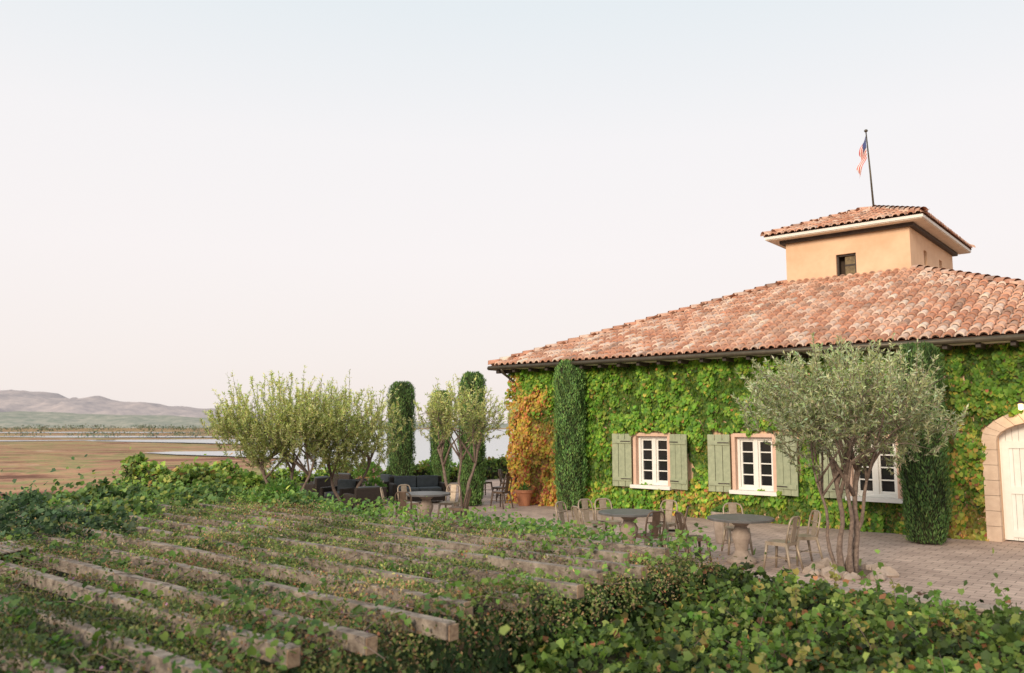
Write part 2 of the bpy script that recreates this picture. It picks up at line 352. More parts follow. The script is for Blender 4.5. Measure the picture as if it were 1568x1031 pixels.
rect_ring(c,TX0-.14,TX1+.14,TY0-.14,TY1+.14,TZ-.1,TZ+.003,.138,2)  # dark band stands in for the shadow under the tower eave
c.done('tower_cornice',[M_white,M_cornice,M_dark],B)
c=MB(); rect_ring(c,TX0-.05,TX1+.05,TY0-.05,TY1+.05,6.3,6.70,.048,0); c.done('tower_flashing',[mat('flashing',(.6,.4,.26),.7,noise=(.45,.28,.18),scale=5)],B)
c=MB()
gy=-OV-.04
c.tube([(-OV,gy,EZ+.0),(BW/2,gy,EZ-.01),(BW+OV,gy,EZ)],.062,8); c.tube([(-OV-.04,-OV,EZ),(-OV-.04,BD+OV,EZ)],.06,8)
c.tube([(-OV+.5,gy,EZ-.03),(-OV+.5,gy+.08,EZ-.16),(-.02+.0,-.12,EZ-.45),(-.0,-.12,.1)],.04,8)
c.done('gutter_downspout',[M_gutter],B)
# windows
for c_ in WC:
    f=MB(); z0,z1=WZ0,WZ1; x0,x1=c_-WW/2,c_+WW/2
    def fr(x,z,dx,dz,y,dy,mi): f.box((x,y,z),(dx,dy,dz),mi)
    sw=.09
    fr(x0-sw/2+.003,(z0+z1)/2,sw,z1-z0+.18,-.06,.2,1); fr(x1+sw/2-.003,(z0+z1)/2,sw,z1-z0+.18,-.06,.2,1); fr(c_,z1+.045,WW-.01,.09,-.06,.2,1)
    fr(c_,z0-.045,WW+.24,.09,-.12,.34,0)
    fw=.065; yy=.03
    fr(x0+fw/2,(z0+z1)/2,fw,z1-z0,yy,.09,0); fr(x1-fw/2,(z0+z1)/2,fw,z1-z0,yy,.09,0); fr(c_,z1-fw/2,WW-2*fw,fw,yy,.09,0); fr(c_,z0+.035,WW-2*fw,.07,yy,.09,0)
    fr(c_,(z0+z1)/2,.10,z1-z0-fw-.07,yy-.01,.08,0)
    for sgn in(-1,1):
        a=c_+sgn*.05; b_=c_+sgn*(WW/2-fw); m_=(a+b_)/2; wd=abs(b_-a)
        for q in(a+sgn*.02,b_-sgn*.025): fr(q,(z0+z1)/2,.045,z1-z0-fw-.07,yy+.02,.05,0)
        for k in range(5): fr(m_,z0+.09+k*(z1-z0-fw-.11)/4,wd-.09,.03 if 0<k<4 else .06,yy+.02,.045,0)
    f.box((c_,.10,(z0+z1)/2),(WW-.02,.012,z1-z0-.02),2)
    f.done('casement_window',[M_white,M_reveal,M_glass],B,bevel=.004)
    for sgn in(-1,1):
        s_=MB(); sw2=.56; hz=z1-z0+.12
        for k in range(3): s_.box((sgn*(.005+sw2*(k+.5)/3),0,hz/2),(sw2/3-.012,.028,hz))
        for zz in(.2,hz-.2): s_.box((sgn*sw2/2,-.027,zz),(sw2-.04,.026,.11))
        for zz in(.2,hz-.2): s_.box((sgn*sw2*.3,-.046,zz),(sw2*.5,.01,.025),1)
        o=s_.done('shutter',[M_shutter,M_dark],B,bevel=.004)
        o.location=(c_+sgn*(WW/2+.095),-.2,z0-.06); o.rotation_euler=(0,0,-.22 if sgn>0 else .16)
# door
d=MB(); mid=(DX0+DX1)/2
n=20
for i in range(n):
    x0=DX0+.0+(DX1-DX0)*i/n; x1=DX0+(DX1-DX0)*(i+1)/n-.006
    z0_,z1_=arch(x0),arch(x1)
    d.add([(x0,.16,0.02),(x1,.16,.02),(x1,.16,z1_),(x0,.16,z0_),(x0,.2,.02),(x1,.2,.02),(x1,.2,z1_),(x0,.2,z0_)],[(0,1,2,3),(1,5,6,2),(4,0,3,7),(5,4,7,6)],0)
d.box((mid,.14,1.15),(.07,.05,2.25),0)
for xx in(DX0+.1,mid-.1,mid+.1,DX1-.1): d.box((xx,.145,1.0),(.12,.03,1.95),0)
for z_ in(.15,1.0,1.9):
    for q in(DX0+(DX1-DX0)*.25,DX0+(DX1-DX0)*.75): d.box((q,.146,z_),(.85,.026,.14),0)
d.tube([(mid-.09,.10,1.0),(mid-.09,.05,1.02),(mid-.2,.05,1.02)],.012,6,1)
tw_=.26
for x_ in(DX0-tw_/2,DX1+tw_/2):
    z=0
    while z<1.95:
        h=.3 if z<1.8 else 2.0-z; d.box((x_,-.07,z+h/2),(tw_-.002,.2,h-.008),2); z+=.3
for i in range(16):
    def pt(t,rx,rz): a=math.pi*(1-t); return (mid+rx*math.cos(a),1.99+rz*math.sin(a))
    hw=(DX1-DX0)/2
    t0,t1=(i+.02)/16,(i+.98)/16
    A0=pt(t0,hw,.42);A1_=pt(t1,hw,.42);B0=pt(t0,hw+tw_,.42+tw_);B1=pt(t1,hw+tw_,.42+tw_)
    V=[(A0[0],-.17,A0[1]),(A1_[0],-.17,A1_[1]),(B1[0],-.17,B1[1]),(B0[0],-.17,B0[1])]; V+=[(a,.03,c__) for a,_,c__ in V]
    d.add(V,[(0,1,2,3),(7,6,5,4),(0,4,5,1),(3,2,6,7),(1,5,6,2),(0,3,7,4)],2)
d.done('arched_door',[M_white,M_dark,mat('door_stone',(.68,.52,.40),.85,noise=(.56,.41,.31),scale=5,bump=.3)],B)
l=MB(); lx,lz=12.93,2.72
l.box((lx,-.19,lz+.02),(.08,.03,.16),0); l.tube([(lx,-.2,lz+.06),(lx,-.27,lz+.10),(lx,-.30,lz+.04)],.010,6,0); l.lathe([(.02,.05),(.065,0),(.06,-.01)],(lx,-.30,lz),8,0)
l.lathe([(.045,-.02),(.045,-.12),(.02,-.14)],(lx,-.30,lz),8,1); l.done('wall_lantern',[M_dark,M_lamp],B)
pl=bpy.data.lights.new('lantern_light','POINT'); pl.energy=6; pl.color=(1,.7,.35); pl.shadow_soft_size=.08; po=bpy.data.objects.new('lantern_light',pl); link(po,B); po.location=(lx,-.5,lz-.15)

# flagpole + flag
fp=MB(); apz=TZ+.12+1.12
fx,fy=(TX0+TX1)/2+.14,(TY0+TY1)/2
lean=-.14
fp.tube([(fx,fy,apz-.3),(fx+lean*.5,fy,apz+1.3),(fx+lean,fy,apz+2.62)],[.035,.028,.02],8,0); fp.lathe([(.02,0),(.06,.03),(.06,.07),(.02,.1)],(fx+lean,fy,apz+2.62),10,0)
FL=empty('flagpole'); FL.matrix_world=SITE
fp.done('pole',[M_gutter],FL)
fl=MB(); nr,ncl=26,13
V=[];
for i in range(nr+1):
    for j in range(ncl+1):
        u_=i/nr; v_=j/ncl
        hz=apz+2.5-v_*.75
        x=fx+lean*.95-.02-.30*u_*(.75+.3*v_)-.05*math.sin(v_*9+u_*3)*u_; y=fy+.07*math.sin(v_*8+u_*6)*min(1,u_*3); z=hz-.62*u_**1.15
        V.append((x,y,z))
for i in range(nr):
    for j in range(ncl):
        mi=2 if (j<7 and i<nr*.42) else (0 if j%2==0 else 1)
        fl.add([V[i*(ncl+1)+j],V[(i+1)*(ncl+1)+j],V[(i+1)*(ncl+1)+j+1],V[i*(ncl+1)+j+1]],[(0,1,2,3)],mi,smooth=True)
fl.done('flag',[mat('flag_red',(.6,.08,.07),.8),mat('flag_white',(.8,.78,.76),.8),mat('flag_blue',(.07,.09,.22),.8)],FL)

# ================= IVY on walls
def ivy():
    N=50000
    u=R.uniform(-.25,BW+.2,N); z=R.uniform(0.02,WT+.02,N)
    keep=np.ones(N,bool)
    e=.07*fnoise(u,z,6,3)
    for c_ in WC:
        keep&=~((np.abs(u-c_)<1.08+e)&(z>.72+e)&(z<2.13+e))
    dm=(DX0+DX1)/2; ar=1.99+.8*np.sqrt(np.maximum(0,1-((u-dm)/1.55)**2))
    keep&=~((np.abs(u-dm)<1.4+e*.7)&(z<ar-.1+e))
    u=u[keep];z=z[keep];n=len(u)
    thick=.10+.09*fnoise(u,z,3.2,5)+.09*fnoise(u,z,9,6); thick=np.clip(thick,.02,.5)
    dep=thick*np.sqrt(R.rand(n))+.02+.06*(u<.5)
    P=np.stack([u,-dep,z],1)
    D=np.stack([R.randn(n)*.45,-.35-.3*R.rand(n),-np.ones(n)],1); Nn=np.stack([R.randn(n)*.35,-np.ones(n),.45+.3*R.randn(n)],1)
    yel=fnoise(u,z,1.3,21); yel2=fnoise(u,z,4,22)
    G=pick([(.15,.31,.035),(.21,.39,.045),(.10,.23,.03),(.33,.46,.06)],[4,4,1.5,2.8],n)
    Yl=pick([(.58,.50,.08),(.66,.44,.10),(.64,.32,.11),(.44,.47,.08),(.48,.16,.08)],[3.4,4,3,2.4,1.3],n)
    Yg=pick([(.42,.48,.07),(.52,.50,.09),(.58,.40,.09)],[4,3,1.5],n)
    pL=1.0*np.clip((2.15+.3*yel-u)/.7,0,1)*np.clip((3.6-z+.4*yel2-.25*u)/.7,0,1)
    pY=.03+.7*np.clip((.85-z)/.8,0,1)*np.clip(yel+.5,0,1)
    pY+=.32*np.clip(yel2*.6+yel*.7-.75,0,1)*(u>5)
    pY+=.30*(np.clip(yel+.3,0,1))*(u>10.6)
    C=np.where((R.rand(n)<pL)[:,None],Yl,G)
    mr=(R.rand(n)<pY)&(pL<.3); C=np.where(mr[:,None],np.where((R.rand(n)<.6)[:,None],Yg,Yl),C)
    rd=(np.clip(.8-z*.5+.3*yel2,0,1)*(u<1.2)*.4)>R.rand(n); C=np.where(rd[:,None],np.array([.48,.17,.09])[None,:],C)
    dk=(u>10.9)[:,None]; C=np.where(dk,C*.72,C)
    C=jit(C,.25); C=np.where((dep<.08)[:,None],C*.5,C)  # innermost leaves darkened, shade under the ivy put into their colour
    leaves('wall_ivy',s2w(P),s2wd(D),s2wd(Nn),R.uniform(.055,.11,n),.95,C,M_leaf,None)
    N=4000; y=R.uniform(0,BD,N); z=R.uniform(0,WT,N); n=N
    P=np.stack([-.03-.22*R.rand(n),y,z],1); D=np.stack([-.4*np.ones(n),R.randn(n)*.4,-np.ones(n)],1); Nn=np.stack([-np.ones(n),R.randn(n)*.3,.4*np.ones(n)],1)
    C=jit(pick([(.42,.36,.05),(.5,.28,.06),(.3,.34,.05),(.12,.24,.03)],[3,3,2,3],n))
    leaves('wall_ivy',s2w(P),s2wd(D),s2wd(Nn),R.uniform(.14,.22,n),.95,C,M_leaf,None)
ivy()

# ================= CYPRESS
def cypress(x,y,h,r,seed,z0=0,bright=1,lean=0):
    root=empty('cypress_tree',(x,y,z0)); rr=np.random.RandomState(seed)
    def prof(t): return r*np.clip(np.minimum(1,.78+t*1.2),0,1)*np.sqrt(np.clip(1-np.maximum(0,(t-.86)/.14)**2.6*.8,.03,1))
    core=MB(); V=[];F=[];n1_,n2=30,20
    for i in range(n1_+1):
        t=i/n1_
        for k in range(n2):
            a=6.283*k/n2; q=prof(np.array(t))*.80*(1+.06*math.sin(5*a+9*t+seed)+.05*math.sin(3*a-17*t)); V.append((q*math.cos(a),q*math.sin(a),.03+t*h*.97))
    for i in range(n1_):
        for k in range(n2): F.append((i*n2+k,i*n2+(k+1)%n2,(i+1)*n2+(k+1)%n2,(i+1)*n2+k))
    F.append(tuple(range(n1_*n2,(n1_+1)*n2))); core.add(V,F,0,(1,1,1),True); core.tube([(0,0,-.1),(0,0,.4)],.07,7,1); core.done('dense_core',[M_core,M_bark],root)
    n=15000; t=rr.rand(n)**.9; a=rr.rand(n)*6.283
    lump=1+.05*np.sin(5*a+9*t+seed)+.06*np.sin(3*a-17*t)+.05*np.sin(9*a+31*t+seed)+.05*rr.randn(n)
    q=prof(t)*lump*(.82+.16*rr.rand(n))
    P=np.stack([q*np.cos(a),q*np.sin(a),t*h*.98],1)
    out=np.stack([np.cos(a),np.sin(a),0*a],1)
    D=out*.40+np.stack([rr.randn(n)*.3,rr.randn(n)*.3,1+0*a],1); Nn=out+.5*rr.randn(n,3)
    C=jit(np.array([(.09,.165,.05),(.12,.21,.06),(.06,.12,.04),(.16,.24,.07)])[rr.choice(4,n,p=[.35,.35,.2,.1])]*bright,.25)
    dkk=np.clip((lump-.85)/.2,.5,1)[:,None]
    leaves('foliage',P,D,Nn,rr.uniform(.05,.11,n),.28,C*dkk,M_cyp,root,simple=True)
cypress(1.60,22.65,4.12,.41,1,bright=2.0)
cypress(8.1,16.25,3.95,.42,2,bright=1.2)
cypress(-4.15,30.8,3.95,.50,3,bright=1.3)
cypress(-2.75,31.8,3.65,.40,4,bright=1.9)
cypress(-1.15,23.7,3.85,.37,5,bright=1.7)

# ================= OLIVES
def olive(x,y,z0,stems,crown,ntw,seed,leafc,wisp=.5,lsz=.075,nl=42):
    root=empty('olive_tree',(x,y,z0)); rr=random.Random(seed); nr_=np.random.RandomState(seed)
    w=MB(); cx,cy,cz,rx,ry,rz=crown; nodes=[]
    for (bx,by,tx,ty,tz,r0) in stems:
        p0=Vector((bx,by,-.05)); p3=Vector((tx,ty,tz)); pts=[];rad=[]
        for i in range(9):
            t=i/8; p=p0.lerp(p3,t); wv=.06*(1-abs(2*t-1)); p+=Vector((wv*math.sin(7*t+seed+bx*9),wv*math.cos(6*t+seed),0)); pts.append(p); rad.append(r0*(1.25-.35*min(1,t*5) -.35*t)*(1+.08*rr.gauss(0,1)))
        w.tube(pts,rad,8)
        for k in range(5):
            a=rr.random()*6.283
            q=Vector((cx+rx*.6*math.cos(a)*rr.uniform(.5,1),cy+ry*.6*math.sin(a)*rr.uniform(.5,1),cz+rz*rr.uniform(-.4,.6)))
            st_=pts[-1-rr.randint(0,2)]; q=st_.lerp(q,.85); mid_=st_.lerp(q,.5)+Vector((rr.gauss(0,.08),rr.gauss(0,.08),.08))
            w.tube([st_,st_.lerp(mid_,.5),mid_,mid_.lerp(q,.5)+Vector((0,0,.03)),q],[r0*.6,r0*.5,r0*.4,r0*.28,r0*.18],6)
            for m2 in range(3):
                a=rr.random()*6.283; q2=q+Vector((rx*.45*math.cos(a),ry*.45*math.sin(a),rz*rr.uniform(-.2,.6))); w.tube([q,q.lerp(q2,.5)+Vector((0,0,.05)),q2],[r0*.18,r0*.13,r0*.06],5)
    P=[];D=[];N_=[];C=[]
    clump=nr_.randn(34,3); clump=clump/np.linalg.norm(clump,axis=1,keepdims=True)*nr_.uniform(.45,.95,(34,1))*np.array([rx,ry,rz])+np.array([cx,cy,cz])
    cc_=np.array([cx,cy,cz]); rv=np.array([rx,ry,rz])
    for i in range(ntw):
        if nr_.rand()<.75: b0=clump[nr_.randint(34)]+nr_.randn(3)*.17*min(rx,1.6)
        else:
            v=nr_.randn(3); v/=np.linalg.norm(v); b0=cc_+v*rv*nr_.uniform(.2,.95)
        out=(b0-cc_)/rv
        if out.dot(out)>1.25: continue
        dr=out*.7+np.array([0,0,.9*wisp+.25])+nr_.randn(3)*.4; dr/=np.linalg.norm(dr)
        L=nr_.uniform(.22,.5)*(1+ (1.0*wisp if (out[2]>.3 and nr_.rand()<.35) else 0))
        start=b0-dr*L*.4
        w.tube([start,start+dr*L*.5,start+dr*L+np.array([0,0,-.03])],[.007,.005,.002],3,caps=False)
        tt=nr_.rand(nl)[:,None]; pp=start+dr*L*tt
        ld=nr_.randn(nl,3)*.75+dr*.8
        P.append(pp);D.append(ld);N_.append(nr_.randn(nl,3)+np.array([0,-.3,.6]))
        sh=.75+.5*nr_.rand()
        c0=np.array(leafc)[nr_.choice(len(leafc),nl)]*sh*(.78+.35*np.clip(out[2]+.4,0,1.)); C.append(c0)
    P=np.concatenate(P);D=np.concatenate(D);N_=np.concatenate(N_);C=np.concatenate(C)
    w.done('trunk_and_limbs',[M_bark],root)
    leaves('foliage',P,D,N_,nr_.uniform(lsz*.7,lsz*1.25,len(P)),.26,jit(C,.2),M_leaf,root,simple=True)
OG=[(.36,.40,.20),(.46,.49,.28),(.27,.31,.14),(.54,.57,.38)]
OY=[(.42,.46,.15),(.56,.59,.22),(.30,.35,.11),(.64,.65,.32)]
olive(5.2,12.9,0,[(-.10,0,-.12,.05,1.55,.055),(.10,.05,.22,.1,1.6,.06),(.0,-.08,-.02,-.1,1.75,.045),(-.02,.1,.4,.0,1.65,.04),(-.16,.02,-.45,.1,1.6,.035)],(.18,0,2.48,1.62,1.25,.90),820,11,OG,.6,.08,40)
olive(-5.55,20.6,0,[(.0,0,-.75,0,1.3,.06),(.12,.1,.05,.1,1.5,.06),(.2,0,.6,0,1.4,.05)],(-.25,0,2.25,1.75,1.3,1.08),880,12,OY,1.3,.085,38)
olive(-4.4,21.8,0,[(.0,0,-.45,0,1.2,.06),(.12,.1,.65,.1,1.4,.055)],(-.05,0,2.15,1.7,1.3,1.02),820,13,OY,1.0,.085,38)
olive(-1.25,20.6,0,[(-.05,0,-.6,0,1.7,.055),(.05,0,.4,.05,1.8,.055),(0,.1,-.05,.1,1.9,.045)],(-.05,0,2.5,1.3,.95,.72),260,14,OY,.8,.08,34)

# ================= FURNITURE
def chair(x,y,rz,m):
    c=MB()
    c.box((0,0,.45),(.37,.36,.018)); c.box((0,.178,.43),(.36,.012,.05)); c.box((0,-.178,.43),(.36,.012,.05)); c.box((.182,0,.43),(.012,.344,.05)); c.box((-.182,0,.43),(.012,.344,.05))
    for sx_ in(-1,1):
        c.tube([(sx_*.165,.16,.44),(sx_*.215,.21,0)],[.028,.016],6); c.tube([(sx_*.165,-.16,.44),(sx_*.215,-.25,0)],[.028,.016],6)
    c.tube([(-.17,-.165,.45),(-.178,-.20,.62),(-.17,-.235,.77),(-.14,-.25,.83),(-.08,-.258,.855),(.08,-.258,.855),(.14,-.25,.83),(.17,-.235,.77),(.178,-.20,.62),(.17,-.165,.45)],.016,6)
    c.add([(-.065,-.18,.46),(.065,-.18,.46),(.075,-.25,.845),(-.075,-.25,.845),(-.065,-.19,.46),(.065,-.19,.46),(.075,-.262,.845),(-.075,-.262,.845)],[(0,1,2,3),(7,6,5,4),(0,3,7,4),(1,5,6,2)])
    c.tube([(-.172,-.215,.68),(.172,-.215,.68)],.011,5)
    c.tube([(-.19,.19,.2),(.19,-.21,.2)],.008,5); c.tube([(.19,.19,.2),(-.19,-.21,.2)],.008,5)
    o=c.done('cafe_chair',[m]); o.location=(x,y,.004); o.rotation_euler=(0,0,rz); return o
def table(x,y,r=.55):
    t=MB(); t.lathe([(r-.02,.70),(r,.705),(r,.738),(r-.015,.745)],seg=40,mi=0)
    t.lathe([(.24,0),(.25,.03),(.24,.07),(.15,.12),(.105,.2),(.12,.3),(.155,.4),(.16,.46),(.11,.56),(.1,.6),(.17,.66),(.2,.698)],seg=24,mi=1)
    o=t.done('round_patio_table',[M_ttop,M_stone]); o.location=(x,y,.004)
def around(tx,ty,lst):
    for (dx,dy,m,j) in lst:
        x,y=tx+dx,ty+dy; a=math.atan2(-dy,-dx)-math.pi/2+j; chair(x,y,a,m)
table(3.85,14.0); around(3.85,14.0,[(.42,-.78,M_chair,.3),(1.0,-.1,M_chair,.2),(-.85,-.25,M_chairdk,-.1),(-1.0,.4,M_chair,.3),(.2,1.0,M_chair,.2)])
table(2.1,14.9); around(2.1,14.9,[(.20,-.85,M_chairdk,.2),(.72,-.35,M_chairdk,.2),(-.75,-.15,M_chair,.2),(-1.0,.45,M_chair,-.2),(.75,.75,M_chair,.1),(-.25,1.05,M_chair,.1),(-.55,.95,M_chair,.1)])
table(-1.95,18.9,.55); around(-1.95,18.9,[(-.35,-.85,M_chairdk,.2),(.75,-.35,M_chairdk,.2),(-.80,.1,M_chair,.2),(.45,.9,M_chair,.1),(-.5,.8,M_chair,.1)])
chair(-.35,24.6,1.2,M_chairdk); chair(-.15,26.5,-1.9,M_chairdk); chair(-.9,26.8,-.9,M_chairdk); chair(-.3,23.0,.9,M_chairdk); chair(-1.4,25.9,.3,M_chairdk)
def lounge(name,x,y,rz,w_,cush=True):
    c=MB(); c.box((0,0,.2),(w_,.78,.26),0); c.box((0,-.36,.5),(w_,.1,.5),0)
    for s_ in(-1,1): c.box((s_*(w_/2-.06),.03,.40),(.12,.70,.36),0)
    for a in(-1,1):
        for b_ in(-1,1): c.box((a*(w_/2-.08),b_*.32,.035),(.06,.06,.07),0)
    k=max(1,round(w_/.7)); ww=(w_-.26)/k
    for i in range(k):
        xx=-(w_-.26)/2+ww*(i+.5); c.box((xx,.04,.385),(ww-.02,.62,.13),1); c.box((xx,-.25,.60),(ww-.02,.14,.34),1,Matrix.Rotation(.15,3,'X'))
    o=c.done(name,[M_wicker,M_cush],bevel=.03); o.location=(x,y,.004); o.rotation_euler=(0,0,rz)
lounge('wicker_armchair',-4.75,22.9,2.6,.85); lounge('wicker_armchair',-4.1,25.4,2.2,.85); lounge('wicker_sofa',-2.8,24.6,.3+math.pi,1.6); lounge('wicker_armchair',-5.2,26.4,-.6,.85)
lounge('wicker_armchair',-3.7,20.8,.6,.85); lounge('wicker_armchair',-5.9,24.6,1.2,.85)
def pot(x,y,r,h,z=0,plant=.5,cols=((.12,.22,.05),(.18,.3,.07)),n=700,sz=.09,flower=None,m=None):
    e=empty('potted_plant',(x,y,z+.004)); p=MB(); p.lathe([(r*.62,0),(r*.72,h*.3),(r*.9,h*.8),(r*1.05,h*.82),(r*1.07,h*.98),(r*.93,h),(r*.86,h*.9)],seg=22); p.done('planter_pot',[m or M_terra],e)
    v=R.randn(n,3); v=nrmz(v)*R.uniform(.2,1,(n,1))**.5*plant; v[:,2]=np.abs(v[:,2])*1.1+h*.9
    C=jit(pick(list(cols),[1]*len(cols),n))
    if flower is not None: k=R.rand(n)<.08; C[k]=flower
    leaves('plant',v,v-np.array([0,0,h*.7])+R.randn(n,3)*.2,R.randn(n,3)+np.array([0,-.4,.8]),R.uniform(sz*.6,sz*1.3,n),.6,C,M_leaf,e)
pot(-5.1,18.4,.32,.7,plant=.42); pot(-4.75,27.3,.34,.6,plant=.5,flower=(.6,.3,.35)); pot(.35,23.7,.26,.45,plant=.2,n=80); pot(4.1,16.3,.18,.6,plant=.14,n=90,m=M_stone); pot(-6.1,20.2,.22,.4,plant=.4)
pot(-4.0,24.0,.2,.4,plant=.35,flower=(.7,.5,.5))
p=MB()
for i in range(11):
    a=6.283*i/11+random.gauss(0,.12); rr_=.52+.06*random.random(); s_=random.uniform(.09,.16); c0=(5.2+rr_*math.cos(a),12.95+rr_*math.sin(a)*.9,.03)
    V=[];F=[]
    for ii in range(5):
        for k in range(8):
            th=6.283*k/8; ph=math.pi*(ii+.5)/5; q=s_*(1+.22*math.sin(3*th+i)+.12*random.gauss(0,1)); V.append((c0[0]+q*math.sin(ph)*math.cos(th)*1.2,c0[1]+q*math.sin(ph)*math.sin(th),c0[2]+q*.75*math.cos(ph)))
    for ii in range(4):
        for k in range(8): F.append((ii*8+k,(ii+1)*8+k,(ii+1)*8+(k+1)%8,ii*8+(k+1)%8))
    F.append(tuple(range(8))); p.add(V,F)
p.done('stone_tree_ring',[M_stone],bevel=.01)
p=MB(); p.lathe([(.5,.0),(.45,.03),(.2,.05)],(5.2,12.95,0),20); p.done('planter_soil',[mat('soil',(.20,.14,.10),.95,noise=(.10,.07,.05),scale=20,bump=.6)])

# ================= shrubs
def shrub(name,u0,u1,v0,v1,z0,zt,n,cols,wt,sz,seed,dirup=.6,amp=.25,core=True,fr=1.2,ztf=None,shag=.09,ff=.35):
    rr=np.random.RandomState(seed); u=rr.uniform(u0,u1,n); v=rr.uniform(v0,v1,n)
    if ztf is None: ztf=lambda a,b: zt+0*a
    def T(a,b): return ztf(a,b)+amp*fnoise(a,b,fr,seed)*.6+amp*.35*fnoise(a,b,fr*3.2,seed+1)
    side=rr.rand(n)<.30
    sel=rr.randint(0,4,n); su=np.where(sel==0,u0,np.where(sel==1,u1,u)); sv=np.where(sel==2,v0,np.where(sel==3,v1,v))
    u=np.where(side,su+rr.randn(n)*.08,u); v=np.where(side,sv+rr.randn(n)*.08,v)
    top=T(u,v)+.10*np.clip(fnoise(u,v,fr*7,seed+5),-1,2)*shag/.09*.6; eg=np.minimum.reduce([u-u0,u1-u,v-v0,v1-v]); top=top-np.clip(.25-eg,0,.25)*.8
    z=top-np.abs(rr.exponential(.09,n))+(rr.rand(n)<.06)*rr.exponential(shag,n)
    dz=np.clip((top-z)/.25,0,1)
    z=np.where(side,z0+(top-z0)*rr.rand(n),z)
    P=np.stack([u,v,z],1); D=rr.randn(n,3)*.8+np.array([0,0,dirup-.5]); Nn=rr.randn(n,3)*.6+np.array([.0,-.5,1.0])
    r0=np.array(cols)[rr.choice(len(cols),n,p=np.array(wt)/sum(wt))]
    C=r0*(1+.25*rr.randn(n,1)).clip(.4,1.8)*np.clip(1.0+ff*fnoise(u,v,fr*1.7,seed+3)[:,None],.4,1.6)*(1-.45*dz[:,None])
    C=np.clip(C,.004,.9); e=empty(name)
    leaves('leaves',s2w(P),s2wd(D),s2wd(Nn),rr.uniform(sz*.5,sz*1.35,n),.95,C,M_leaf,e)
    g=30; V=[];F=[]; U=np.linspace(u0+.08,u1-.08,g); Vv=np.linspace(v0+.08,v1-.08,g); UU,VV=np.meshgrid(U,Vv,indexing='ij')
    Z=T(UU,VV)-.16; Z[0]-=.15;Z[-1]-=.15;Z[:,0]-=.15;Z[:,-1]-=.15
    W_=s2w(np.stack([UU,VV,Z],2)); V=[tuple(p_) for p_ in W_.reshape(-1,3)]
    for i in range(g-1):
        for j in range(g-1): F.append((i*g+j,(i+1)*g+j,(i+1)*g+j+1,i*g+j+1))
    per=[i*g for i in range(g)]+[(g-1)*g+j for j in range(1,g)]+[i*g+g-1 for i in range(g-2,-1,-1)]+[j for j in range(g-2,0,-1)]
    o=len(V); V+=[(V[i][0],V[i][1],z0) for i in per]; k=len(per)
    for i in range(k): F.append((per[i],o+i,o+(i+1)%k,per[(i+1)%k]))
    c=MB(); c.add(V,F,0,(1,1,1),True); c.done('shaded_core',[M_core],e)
    return e
GR=[(.10,.165,.035),(.14,.21,.045),(.06,.10,.025),(.22,.27,.07),(.42,.34,.09),(.34,.15,.07)]
YG=[(.20,.32,.07),(.28,.38,.08),(.14,.24,.06),(.45,.44,.12),(.45,.27,.12)]
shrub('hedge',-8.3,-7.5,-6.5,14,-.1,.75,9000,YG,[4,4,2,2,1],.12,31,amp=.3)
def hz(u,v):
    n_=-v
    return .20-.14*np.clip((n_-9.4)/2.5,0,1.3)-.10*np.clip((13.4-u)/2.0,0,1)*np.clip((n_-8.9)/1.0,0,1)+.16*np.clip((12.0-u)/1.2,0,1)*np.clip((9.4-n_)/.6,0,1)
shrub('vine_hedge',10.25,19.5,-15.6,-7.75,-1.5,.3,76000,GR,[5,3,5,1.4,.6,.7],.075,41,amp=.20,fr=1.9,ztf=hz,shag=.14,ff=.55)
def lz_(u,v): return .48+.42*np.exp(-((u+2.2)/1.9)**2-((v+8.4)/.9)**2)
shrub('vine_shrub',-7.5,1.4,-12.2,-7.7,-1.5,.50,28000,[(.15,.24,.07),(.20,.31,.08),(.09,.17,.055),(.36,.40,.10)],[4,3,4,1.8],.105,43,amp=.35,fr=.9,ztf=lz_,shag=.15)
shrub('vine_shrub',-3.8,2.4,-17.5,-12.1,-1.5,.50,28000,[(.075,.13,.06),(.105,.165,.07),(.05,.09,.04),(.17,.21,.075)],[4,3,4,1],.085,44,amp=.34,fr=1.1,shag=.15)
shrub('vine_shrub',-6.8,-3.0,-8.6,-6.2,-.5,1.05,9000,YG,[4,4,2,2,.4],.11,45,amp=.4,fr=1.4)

# ================= PERGOLA
PG=empty('wooden_pergola'); PG.matrix_world=SITE
q=MB(); ZT=.60
ns=[8.95+.685*i for i in range(13)]
for i,nn_ in enumerate(ns):
    e1=10.40+random.gauss(0,.12)+(-.5 if i<2 else 0); hgt=.14; zt=ZT+.03+random.gauss(0,.015)
    u0=-2.5; yo=random.gauss(0,.03)
    q.box(((u0+e1)/2,-nn_+yo,zt-hgt/2),(e1-u0,.12,hgt),0,Matrix.Rotation(random.gauss(0,.005),3,'Z')@Matrix.Rotation(random.gauss(0,.002),3,'Y'))
    q.box((e1+.006,-nn_+yo,zt-hgt/2),(.012,.117,hgt-.004),1)
for ub in(9.3,5.0,.8):
    q.box((ub,-13.3,ZT-.13-.085),(.12,9.4,.166),0)
    for vb in(-9.3,-13.3,-17.3): q.box((ub,vb,-.95),(.14,.14,1.3),0)
for i in range(12):
    q.box((5.3+random.gauss(0,.05),-15.9-i*.125,ZT+.055),(1.4+random.gauss(0,.15),.085,.02),0,Matrix.Rotation(random.gauss(0,.01),3,'Z'))
for i in range(8):
    q.box((3.1,-14.4-i*.12,ZT+.055),(1.1+random.gauss(0,.1),.08,.02),0)
q.done('rafters_and_beams',[M_wood,M_woodend],PG,bevel=.006)
